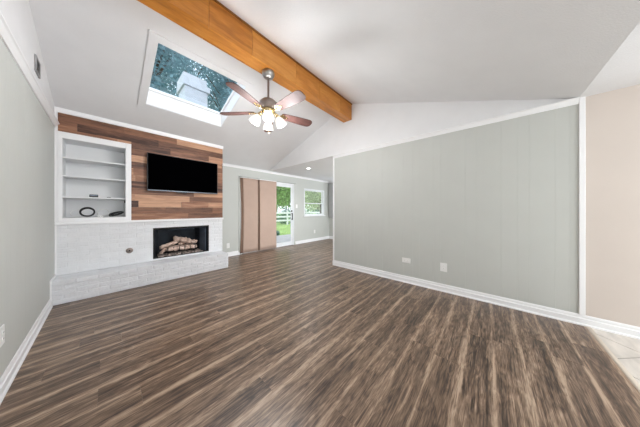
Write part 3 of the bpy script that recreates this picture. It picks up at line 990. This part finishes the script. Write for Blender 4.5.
# ================================================================== skylight (structure)
sk = thing('window_1', 'skylight in the sloped ceiling above the television', None, (0.97, 3.44, 3.06), None, 'structure')
SKA = math.atan(SF)
def on_slope(u, v, d):            # point at distance d above the ceiling, along its normal
    return (u, v + d * math.sin(SKA), zfar(v) + d * math.cos(SKA))
def slope_box(mb, u0, u1, v0, v1, d0, d1, straight=True):
    P_ = []
    for u in (u0, u1):
        for v in (v0, v1):
            for d in (d0, d1):
                P_.append((u, v, zfar(v) + d))
    vs = [mb.bm.verts.new(p) for p in P_]
    for f in ((0, 1, 3, 2), (4, 6, 7, 5), (0, 4, 5, 1), (2, 3, 7, 6), (0, 2, 6, 4), (1, 5, 7, 3)):
        mb.bm.faces.new([vs[i] for i in f])
u0, u1, v0, v1 = SK['u0'], SK['u1'], SK['v0'], SK['v1']
mb = MB(); D = 0.235
for (a, b, c, d) in ((u0 - 0.05, u0 + .004, v0 - 0.05, v1 + 0.05), (u1 - .004, u1 + 0.05, v0 - 0.05, v1 + 0.05), (u0, u1, v0 - 0.05, v0 + .004), (u0, u1, v1 - .004, v1 + 0.05)):
    slope_box(mb, a, b, c, d, -0.002, D)
mb.build('shaft_reveal', M_white, sk)
mb = MB(); w = 0.085
for (a, b, c, d) in ((u0 - w, u0, v0 - w, v1 + w), (u1, u1 + w, v0 - w, v1 + w), (u0, u1, v0 - w, v0), (u0, u1, v1, v1 + w)):
    slope_box(mb, a, b, c, d, -0.016, 0.002)
mb.build('trim_frame', M_ceil, sk)
mb = MB()
for (a, b, c, d) in ((u0, u0 + 0.03, v0, v1), (u1 - 0.03, u1, v0, v1), (u0 + .03, u1 - .03, v0, v0 + 0.03), (u0 + .03, u1 - .03, v1 - 0.03, v1)):
    slope_box(mb, a, b, c, d, 0.205, 0.24)
mb.build('sash', M_white, sk)
mb = MB(); slope_box(mb, u0 + 0.02, u1 - 0.02, v0 + 0.02, v1 - 0.02, 0.220, 0.226)
mb.build('pane', M_skyglass, sk)

# ================================================================== sliding door (structure) and its panel curtains
d1_ = thing('door_1', 'white sliding glass door in the far wall', None, (3.47, VF, 0), None, 'structure')
mb = MB()
mb.box(DX0, DX0 + 0.04, VF - 0.012, VF + TW, 0, DZ, 0.003)
mb.box(DX1 - 0.04, DX1, VF - 0.012, VF + TW, 0, DZ, 0.003)
mb.box(DX0 + 0.04, DX1 - 0.04, VF - 0.012, VF + TW, DZ - 0.045, DZ, 0.003)
mb.box(DX0 + 0.04, DX1 - 0.04, VF - 0.002, VF + TW, 0.0, 0.03, 0.003)
mb.build('door_frame', M_vinyl, d1_)
def slider(x0, x1, y, nm):
    mb = MB()
    mb.box(x0, x0 + 0.07, y, y + 0.035, 0.03, DZ - 0.045, 0.003)
    mb.box(x1 - 0.075, x1, y, y + 0.035, 0.03, DZ - 0.045, 0.003)
    mb.box(x0 + 0.07, x1 - 0.075, y, y + 0.035, DZ - 0.13, DZ - 0.045, 0.003)
    mb.box(x0 + 0.07, x1 - 0.075, y, y + 0.035, 0.03, 0.13, 0.003)
    p_ = mb.build(nm, M_vinyl, d1_)
    MB().box(x0 + 0.065, x1 - 0.07, y + 0.015, y + 0.021, 0.125, DZ - 0.125).build('pane', M_glass, p_)
    return p_
slider(DX0 + 0.04, 3.52, VF + 0.062, 'fixed_panel')
sp_ = slider(3.45, DX1 - 0.04, VF + 0.018, 'sliding_panel')
mb = MB().box(4.338, 4.366, VF - 0.028, VF - 0.012, 0.88, 1.12, 0.006)
mb.box(4.342, 4.362, VF - 0.014, VF + 0.019, 0.89, 0.92).box(4.342, 4.362, VF - 0.014, VF + 0.019, 1.08, 1.11)
mb.build('handle', M_black, sp_)
MB().lathe([(0, 0.03), (0.022, 0.028), (0.03, 0.0), (0, 0)], 18, M=tr(4.345, VF + 0.019, 1.19) @ rot('X', PI / 2)).build('latch', M_black, sp_)
struct('trim_11', MB().box(DX0, DX1, VF - 0.006, VF + TW, -0.002, 0.012, 0.002), M_pewter)
mb = MB()
for (a, b, c, d) in ((DX0 - 0.055, DX0, 0, DZ + 0.05), (DX1, DX1 + 0.05, 0, DZ + 0.05), (DX0, DX1, DZ, DZ + 0.05)):
    mb.box(a, b, VF - 0.013, VF, c, d, 0.003)
struct('trim_12', mb, M_sage)

M_cloth = mat('tan_curtain_fabric', rgb(192, 167, 152), 0.85, vary=0.03, scale=5, bump=0.2, bscale=300)
M_cloth2 = mat('brown_curtain_fabric', rgb(134, 108, 92), 0.85, vary=0.05, scale=5, bump=0.2, bscale=300)
def cloth(x0, x1, y, z0, z1, amp, seed, th=0.004, nx=14, nz=18, lean=0.0, waist=0.0):
    q = random.Random(seed); p1, p2 = q.uniform(0, 6), q.uniform(0, 6)
    mb = MB(); g0, g1 = [], []
    for j in range(nz + 1):
        tz = j / nz
        for i in range(nx + 1):
            tx = i / nx
            y_ = y + amp * math.sin(tx * PI * 1.3 + p1 + tz * 1.2) * (0.5 + 0.5 * (1 - tz)) + amp * 0.4 * math.sin(tz * 5 + p2)
            x_ = x0 + (x1 - x0) * tx + waist * math.sin(tz * PI) * (1 - tx) + lean * tz * (1 - tx)
            z_ = z0 + (z1 - z0) * tz
            g0.append(mb.bm.verts.new((x_, y_, z_)))
            g1.append(mb.bm.verts.new((x_, y_ + th, z_)))
    W_ = nx + 1
    for j in range(nz):
        for i in range(nx):
            a = j * W_ + i
            for g_, fl in ((g0, False), (g1, True)):
                f = (g_[a], g_[a + 1], g_[a + W_ + 1], g_[a + W_])
                fc = mb.bm.faces.new(f[::-1] if fl else f); fc.smooth = True
    bd = [i for i in range(W_)] + [j * W_ + nx for j in range(1, nz + 1)] + [nz * W_ + i for i in range(nx - 1, -1, -1)] + [j * W_ for j in range(nz - 1, 0, -1)]
    for a, b in zip(bd, bd[1:] + bd[:1]):
        mb.bm.faces.new((g0[a], g0[b], g1[b], g1[a]))
    return mb
CZ0, CZ1 = 0.035, 2.125
CP = [(2.475, 2.62, VF - 0.040, M_cloth2, 0.006, 'narrow dark brown curtain panel at the left edge of the sliding door', 0.035),
      (2.545, 3.02, VF - 0.062, M_cloth, 0.006, 'tan fabric curtain panel covering the left of the sliding door', 0.02),
      (3.00, 3.075, VF - 0.080, M_cloth2, 0.003, 'thin brown curtain edge showing between the two tan panels', 0.012),
      (3.03, 3.628, VF - 0.101, M_cloth, 0.007, 'tan fabric curtain panel hanging beside the open door glass', 0.012)]
for i, (a, b, y_, m_, amp, lab, wst) in enumerate(CP):
    ct = thing('sliding_curtain', lab, 'curtain', ((a + b) / 2, y_, CZ0), 'sliding curtain panels')
    cloth(a, b, y_, CZ0, CZ1, amp, i + 3, waist=wst).build('fabric', m_, ct)
    MB().box(a, b, y_ - 0.003 + 0.0, y_ + 0.008, CZ1 - 0.004, CZ1 + 0.016, 0.002).build('carrier', M_white, ct)
trk = thing('curtain_track', 'slim white curtain track above the sliding door', 'curtain track', (3.4, VF - 0.06, CZ1))
MB().box(2.46, 4.47, VF - 0.112, VF - 0.013, CZ1 + 0.0165, CZ1 + 0.038, 0.003).build('rail', M_sage, trk)
MB().box(2.452, 2.460, VF - 0.114, VF - 0.013, CZ1 + 0.012, CZ1 + 0.042, 0.002).build('end_cap', M_white, trk)
MB().box(4.470, 4.478, VF - 0.114, VF - 0.013, CZ1 + 0.012, CZ1 + 0.042, 0.002).build('end_cap', M_white, trk)

# ================================================================== dining windows (structure)
def window_far(name, x0, x1, z0, z1, y):
    w_ = thing(name, None, None, ((x0 + x1) / 2, y, z0), None, 'structure')
    mb = MB()
    mb.box(x0, x0 + 0.045, y - 0.008, y + TW, z0, z1, 0.003)
    mb.box(x1 - 0.045, x1, y - 0.008, y + TW, z0, z1, 0.003)
    mb.box(x0 + 0.045, x1 - 0.045, y - 0.008, y + TW, z1 - 0.04, z1, 0.003)
    mb.box(x0 + 0.045, x1 - 0.045, y - 0.008, y + TW, z0, z0 + 0.04, 0.003)
    mb.build('window_frame', M_vinyl, w_)
    zm = z0 + (z1 - z0) * 0.47
    for nm, za, zc, yy in (('lower_sash', z0 + 0.04, zm + 0.02, y + 0.03), ('upper_sash', zm - 0.02, z1 - 0.04, y + 0.065)):
        mb = MB()
        for (a, b, c, d) in ((x0 + .045, x0 + .085, za, zc), (x1 - .085, x1 - .045, za, zc), (x0 + .085, x1 - .085, zc - 0.035, zc), (x0 + .085, x1 - .085, za, za + 0.035)):
            mb.box(a, b, yy, yy + 0.03, c, d, 0.003)
        s_ = mb.build(nm, M_vinyl, w_)
        MB().box(x0 + .08, x1 - .08, yy + 0.012, yy + 0.018, za + 0.03, zc - 0.03).build('pane', M_glass, s_)
    MB().box(x0 - 0.04, x1 + 0.04, y - 0.05, y + 0.001, z0 - 0.022, z0, 0.004).build('window_sill', M_white, w_)
    return w_
window_far('window_2', WX0, WX1, WZ0, WZ1, VF)
w3 = window_far('window_3', -0.635, 0.635, EZ0, EZ1, 0)
w3.rotation_euler.z = -PI / 2
w3.location = (UD, (EX0 + EX1) / 2, EZ0)
for i, (a, b) in enumerate(RW):
    o = thing('window_%d' % (4 + i), None, None, ((a + b) / 2, REAR, 0.7), None, 'structure')  # frames of the unseen rear windows added for daylight
    mb = MB()
    for (p, q, c, d) in ((a, a + .05, .7, 2.2), (b - .05, b, .7, 2.2), (a + .05, b - .05, 2.15, 2.2), (a + .05, b - .05, .7, .75)):
        mb.box(p, q, REAR - 0.10, REAR + 0.01, c, d, 0.003)
    mb.build('window_frame', M_vinyl, o)

M_grey = mat('grey_curtain_fabric', rgb(196, 197, 196), 0.85, vary=0.04, scale=6, bump=0.2, bscale=250)
# grey curtain and white rod at the end wall's window
cg = thing('grey_curtain', 'grey curtain hanging by the dining window in the far corner', 'curtain', (UD - 0.07, 5.0, 0.9))
mb = MB(); ns = 40
pts = []
for i in range(ns + 1):
    t_ = i / ns
    pts.append((UD - 0.075 + 0.022 * math.sin(t_ * 2 * PI * 5), 4.86 + 0.27 * t_))
poly = pts + [(x_ + 0.004, y_) for x_, y_ in reversed(pts)]
mb.prism(poly, 'z', 0.90, 2.345)
mb.build('fabric', M_grey, cg)
cr_ = thing('curtain_rod', 'white curtain rod above the grey curtain in the dining corner', 'curtain rod', (UD - 0.08, 4.4, 2.36))
MB().tube([(UD - 0.075, 3.6, 2.358), (UD - 0.075, 5.15, 2.358)], 0.012, 10).build('rod', M_white, cr_)
for y_ in (3.65, 5.14):
    MB().box(UD - 0.09, UD + 0.002, y_ - 0.01, y_ + 0.01, 2.345, 2.372, 0.002).build('bracket', M_white, cr_)

# ================================================================== electrical plates
def plate(loc, face, label, name='wall_outlet', cat='outlet', horiz=False, w_=0.076, h_=0.122, kind_='duplex', group='white wall outlets'):
    """face: direction the plate looks ('-x', '+x', '-y')."""
    if horiz: w_, h_ = h_, w_
    t_ = thing(name, label, cat, loc, group)
    ang = {'-y': 0, '-x': -PI / 2, '+x': PI / 2}[face]
    M = tr(*loc) @ rot('Z', ang)
    MB().box(-w_ / 2, w_ / 2, -0.007, 0.001, -h_ / 2, h_ / 2, 0.0025, M=M).build('cover_plate', M_plastic, t_)
    if kind_ == 'duplex':
        for s in (-1, 1):
            cx_, cz_ = (s * 0.021, 0) if horiz else (0, s * 0.021)
            mb = MB()
            mb.box(cx_ - 0.015, cx_ + 0.015, -0.010, -0.006, cz_ - 0.013, cz_ + 0.013, 0.003, M=M)
            f_ = mb.build('receptacle', M_plastic, t_)
            sl = MB()
            for q in (-0.006, 0.006):
                if horiz: sl.box(cx_ - 0.004, cx_ + 0.004, -0.0105, -0.0095, cz_ + q - 0.0012, cz_ + q + 0.0012, M=M)
                else: sl.box(cx_ + q - 0.0012, cx_ + q + 0.0012, -0.0105, -0.0095, cz_ - 0.004, cz_ + 0.004, M=M)
            sl.build('slot', M_slot, f_)
    else:
        MB().box(-0.005, 0.005, -0.018, -0.006, -0.012, 0.012, 0.002, M=M).build('toggle', M_plastic, t_)
    return t_
plate((UR, 1.068, 0.375), '-x', 'white outlet plate turned sideways on the grey panelled wall', horiz=True, w_=0.080, h_=0.135)
plate((UR, 0.529, 0.366), '-x', 'upright white outlet plate on the grey panelled wall', w_=0.088, h_=0.128)
plate((UL, 2.455, 0.39), '+x', 'white outlet plate low on the left wall', w_=0.080, h_=0.128)
plate((2.166, VF, 0.285), '-y', 'small white outlet between fireplace and curtain', w_=0.080, h_=0.13)
plate((5.50, VF, 0.375), '-y', 'white outlet under the dining window', w_=0.085, h_=0.13)
plate((4.565, VF, 1.36), '-y', 'white light switch right of the sliding door', 'light_switch', 'light switch', kind_='toggle', group=None, w_=0.085, h_=0.13)

# ================================================================== air vent in the left gable
vt = thing('air_vent', 'grey louvred air vent high on the left gable', 'vent', (UL, 3.45, 2.70))
vy0, vy1, vz0, vz1 = 3.355, 3.545, 2.615, 2.775
mb = MB()
for (a, b, c, d) in ((vy0, vy0 + .02, vz0, vz1), (vy1 - .02, vy1, vz0, vz1), (vy0 + .02, vy1 - .02, vz0, vz0 + .02), (vy0 + .02, vy1 - .02, vz1 - .02, vz1)):
    mb.box(UL, UL + 0.014, a, b, c, d, 0.002)
mb.build('frame', M_vent, vt)
MB().box(UL, UL + 0.003, vy0 + .015, vy1 - .015, vz0 + .015, vz1 - .015).build('backing', M_slot, vt)
for k in range(6):
    z = vz0 + 0.028 + k * 0.0205
    MB().box(-0.008, 0.008, vy0 + .018, vy1 - .018, -0.001, 0.001, M=tr(UL + 0.009, 0, z) @ rot('Y', 0.7)).build('louvre', M_vent, vt)

# ================================================================== recessed ceiling light in the dining room
rl = thing('recessed_light', 'round recessed downlight lit in the dining ceiling', 'ceiling light', (3.937, 3.949, H))
MB().lathe([(0.052, 0.0), (0.062, -0.006), (0.078, -0.005), (0.082, 0.0), (0.052, 0.004)], 28, M=tr(3.937, 3.949, H - 0.001)).build('trim_ring', M_white, rl)
MB().lathe([(0, -0.004), (0.053, -0.002), (0.053, 0.0005), (0, 0.0005)], 28, M=tr(3.937, 3.949, H - 0.001)).build('lens', glow_mat('lit_lens', (1, 0.97, 0.92, 1), 9.0), rl)
l = bpy.data.lights.new('downlight', 'SPOT')
l.energy, l.spot_size, l.spot_blend, l.shadow_soft_size = 25, math.radians(140), 0.6, 0.06
lo = bpy.data.objects.new('downlight', l)
COL.objects.link(lo)
lo.location = (3.937, 3.949, H - 0.03)

# ================================================================== outdoors
GZ = -0.16
struct('ground_lawn', MB().box(-30, 60, VF + TW + 2.6, 60, GZ - 0.2, GZ), M_lawn)
struct('patio', MB().box(-6, 22, VF + TW, VF + TW + 2.6, GZ - 0.2, -0.05, 0.01), M_conc)
mb = MB(); q = random.Random(31)
for k in range(9000):
    x_ = q.uniform(3.5, 16); y_ = VF + TW + 2.62 + 5.6 * q.random() ** 1.4
    h_ = q.uniform(0.04, 0.10); a = q.uniform(0, PI); dx, dy = 0.008 * math.cos(a), 0.008 * math.sin(a)
    lx, ly = q.uniform(-.03, .03), q.uniform(-.03, .03)
    mb.quad((x_ - dx, y_ - dy, GZ), (x_ + dx, y_ + dy, GZ), (x_ + lx + dx * .3, y_ + ly + dy * .3, GZ + h_), (x_ + lx - dx * .3, y_ + ly - dy * .3, GZ + h_))
tag(mb.build('grass', M_blade), 'bright green grass on the lawn beyond the patio', 'grass', None, 'stuff')
# white rail fence
fn = thing('rail_fence', 'white rail fence across the lawn behind the sliding door', 'fence', (12, 14.0, GZ))
for k in range(9):
    x_ = 4 + k * 2.4
    mb = MB().box(x_ - .06, x_ + .06, 13.94, 14.06, GZ, 1.12, 0.01)
    mb.prism([(x_ - .08, 1.12), (x_ + .08, 1.12), (x_, 1.2)], 'y', 13.92, 14.08)
    mb.build('post', M_vinyl, fn)
for z in (0.18, 0.52, 0.86):
    MB().box(4, 23.2, 13.98, 14.02, z, z + 0.15, 0.01).build('rail', M_vinyl, fn)

def foliage(c, rad, n, size, seed, flat=1.0):
    """Leaf quads spread through a few overlapping lobes."""
    q = random.Random(seed)
    lobes = [(Vector((0, 0, 0)), 1.0)]
    for k in range(9):
        d = Vector((q.uniform(-1, 1), q.uniform(-1, 1), q.uniform(-.8, .9)))
        lobes.append((d.normalized() * 0.62, q.uniform(0.40, 0.62)))
    mb = MB(); c = Vector(c)
    for k in range(n):
        lc, lr = lobes[q.randrange(len(lobes))]
        d = Vector((q.gauss(0, 1), q.gauss(0, 1), q.gauss(0, 1))).normalized()
        p = lc + d * lr * (q.random() ** 0.33)
        p = c + Vector((p.x * rad[0], p.y * rad[1], p.z * rad[2]))
        s = size * q.uniform(0.6, 1.3)
        a = Vector((q.gauss(0, 1), q.gauss(0, 1), q.gauss(0, 0.6))).normalized()
        b = a.cross(Vector((q.gauss(0, 1), q.gauss(0, 1), q.gauss(0, 1)))).normalized()
        mb.quad(p - a * s, p - b * s * 0.45, p + a * s, p + b * s * 0.45)
    return mb
def tree(base, h, rad, n, size, m, label, seed, group='trees in the yard', low=None):
    t_ = thing('tree', label, 'tree', base, group)
    q = random.Random(seed)
    x_, y_, z_ = base
    top = z_ + h
    cz = low if low is not None else top - rad[2]
    mbt = MB()
    mbt.tube([(x_, y_, z_ - 0.1), (x_ + .05, y_, z_ + h * .25), (x_ - .06, y_ + .05, z_ + h * .5), (x_, y_, z_ + h * .8)], 0.22, 10, taper=[1.3, 1, .8, .35])
    for k in range(6):
        a = q.uniform(0, 2 * PI); zz = z_ + h * q.uniform(.3, .6)
        mbt.tube([(x_, y_, zz), (x_ + math.cos(a) * rad[0] * .4, y_ + math.sin(a) * rad[1] * .4, zz + h * .12), (x_ + math.cos(a) * rad[0] * .8, y_ + math.sin(a) * rad[1] * .8, zz + h * .2)], 0.05, 7, taper=[1, .7, .3])
    mbt.build('trunk', M_bark, t_)
    foliage((x_, y_, cz), rad, n, size, seed).build('foliage', m, t_)
    return t_
# beyond the sliding door and the dining window
tree((7.55, 11.3, GZ), 5.6, (1.9, 1.7, 2.2), 8000, 0.09, M_leafA, 'bright green leafy tree seen through the sliding door', 41)
tree((13.4, 19.0, GZ), 7.5, (3.2, 2.6, 3.4), 9500, 0.15, M_leafA, 'tall green tree behind the white rail fence', 42)
tree((8.2, 21.5, GZ), 8.0, (3.0, 2.6, 3.6), 9000, 0.16, M_leafC, 'light green tree at the far left of the lawn', 43)
tree((14.0, 12.2, GZ), 5.6, (2.2, 1.8, 2.2), 8000, 0.10, M_leafC, 'yellow green tree seen through the dining window', 44)
tree((21.5, 19.5, GZ), 8.2, (3.6, 2.6, 3.7), 9500, 0.16, M_leafC, 'pale yellow green tree far behind the dining window', 45)
sb = thing('shrub', 'small dark shrub at the edge of the patio', 'shrub', (5.86, 8.1, GZ))
foliage((5.80, 8.1, GZ + 0.14), (0.20, 0.20, 0.18), 900, 0.04, 51).build('foliage', M_leafD, sb)
MB().tube([(5.86, 8.1, GZ - .05), (5.86, 8.1, GZ + .25)], 0.02, 6).build('stem', M_bark, sb)
for k in range(7):
    x_ = 8.6 + k * 3.4
    hb = thing('hedge_bush', 'dense green hedge bush in the row beyond the fence', 'bush', (x_, 15.0, GZ), 'hedge bushes beyond the fence')
    foliage((x_, 15.0, GZ + 0.75), (1.5, 0.6, 0.85), 1500, 0.09, 60 + k).build('foliage', M_leafD, hb)
    MB().tube([(x_, 15.0, GZ - .05), (x_, 15.0, GZ + .7)], 0.05, 6).build('stem', M_bark, hb)
# tall trees over the roof, seen through the skylight
for i, (x_, y_, h_, rd, lab) in enumerate([
        (1.3, 10.4, 11.4, (1.75, 1.9, 4.4), 'tall dark green tree at the left of the skylight'),
        (4.9, 10.8, 11.8, (1.8, 1.9, 4.5), 'tall dark green tree behind the chimney in the skylight'),
        (3.6, 15.2, 15.5, (3.0, 2.2, 6.0), 'tallest dark green tree filling the middle of the skylight')]):
    tree((x_, y_, GZ), h_, rd, 20000, 0.085, M_leafB, lab, 80 + i, 'tall trees behind the house')

# chimney on the roof
ch = thing('chimney', 'pale grey chimney rising from the roof seen through the skylight', 'chimney', (1.33, 5.0, 2.8))
C_V = 4.75
MB().box(1.115, 1.545, C_V + 0.03, C_V + 0.53, 2.62, 3.88).build('stack', M_siding, ch)
MB().box(1.08, 1.59, C_V, C_V + 0.56, 3.86, 3.99, 0.006).build('cap', M_siding, ch)
MB().box(1.085, 1.525, C_V + 0.01, C_V + 0.55, 3.985, 4.12, 0.006).build('crown', M_siding, ch)
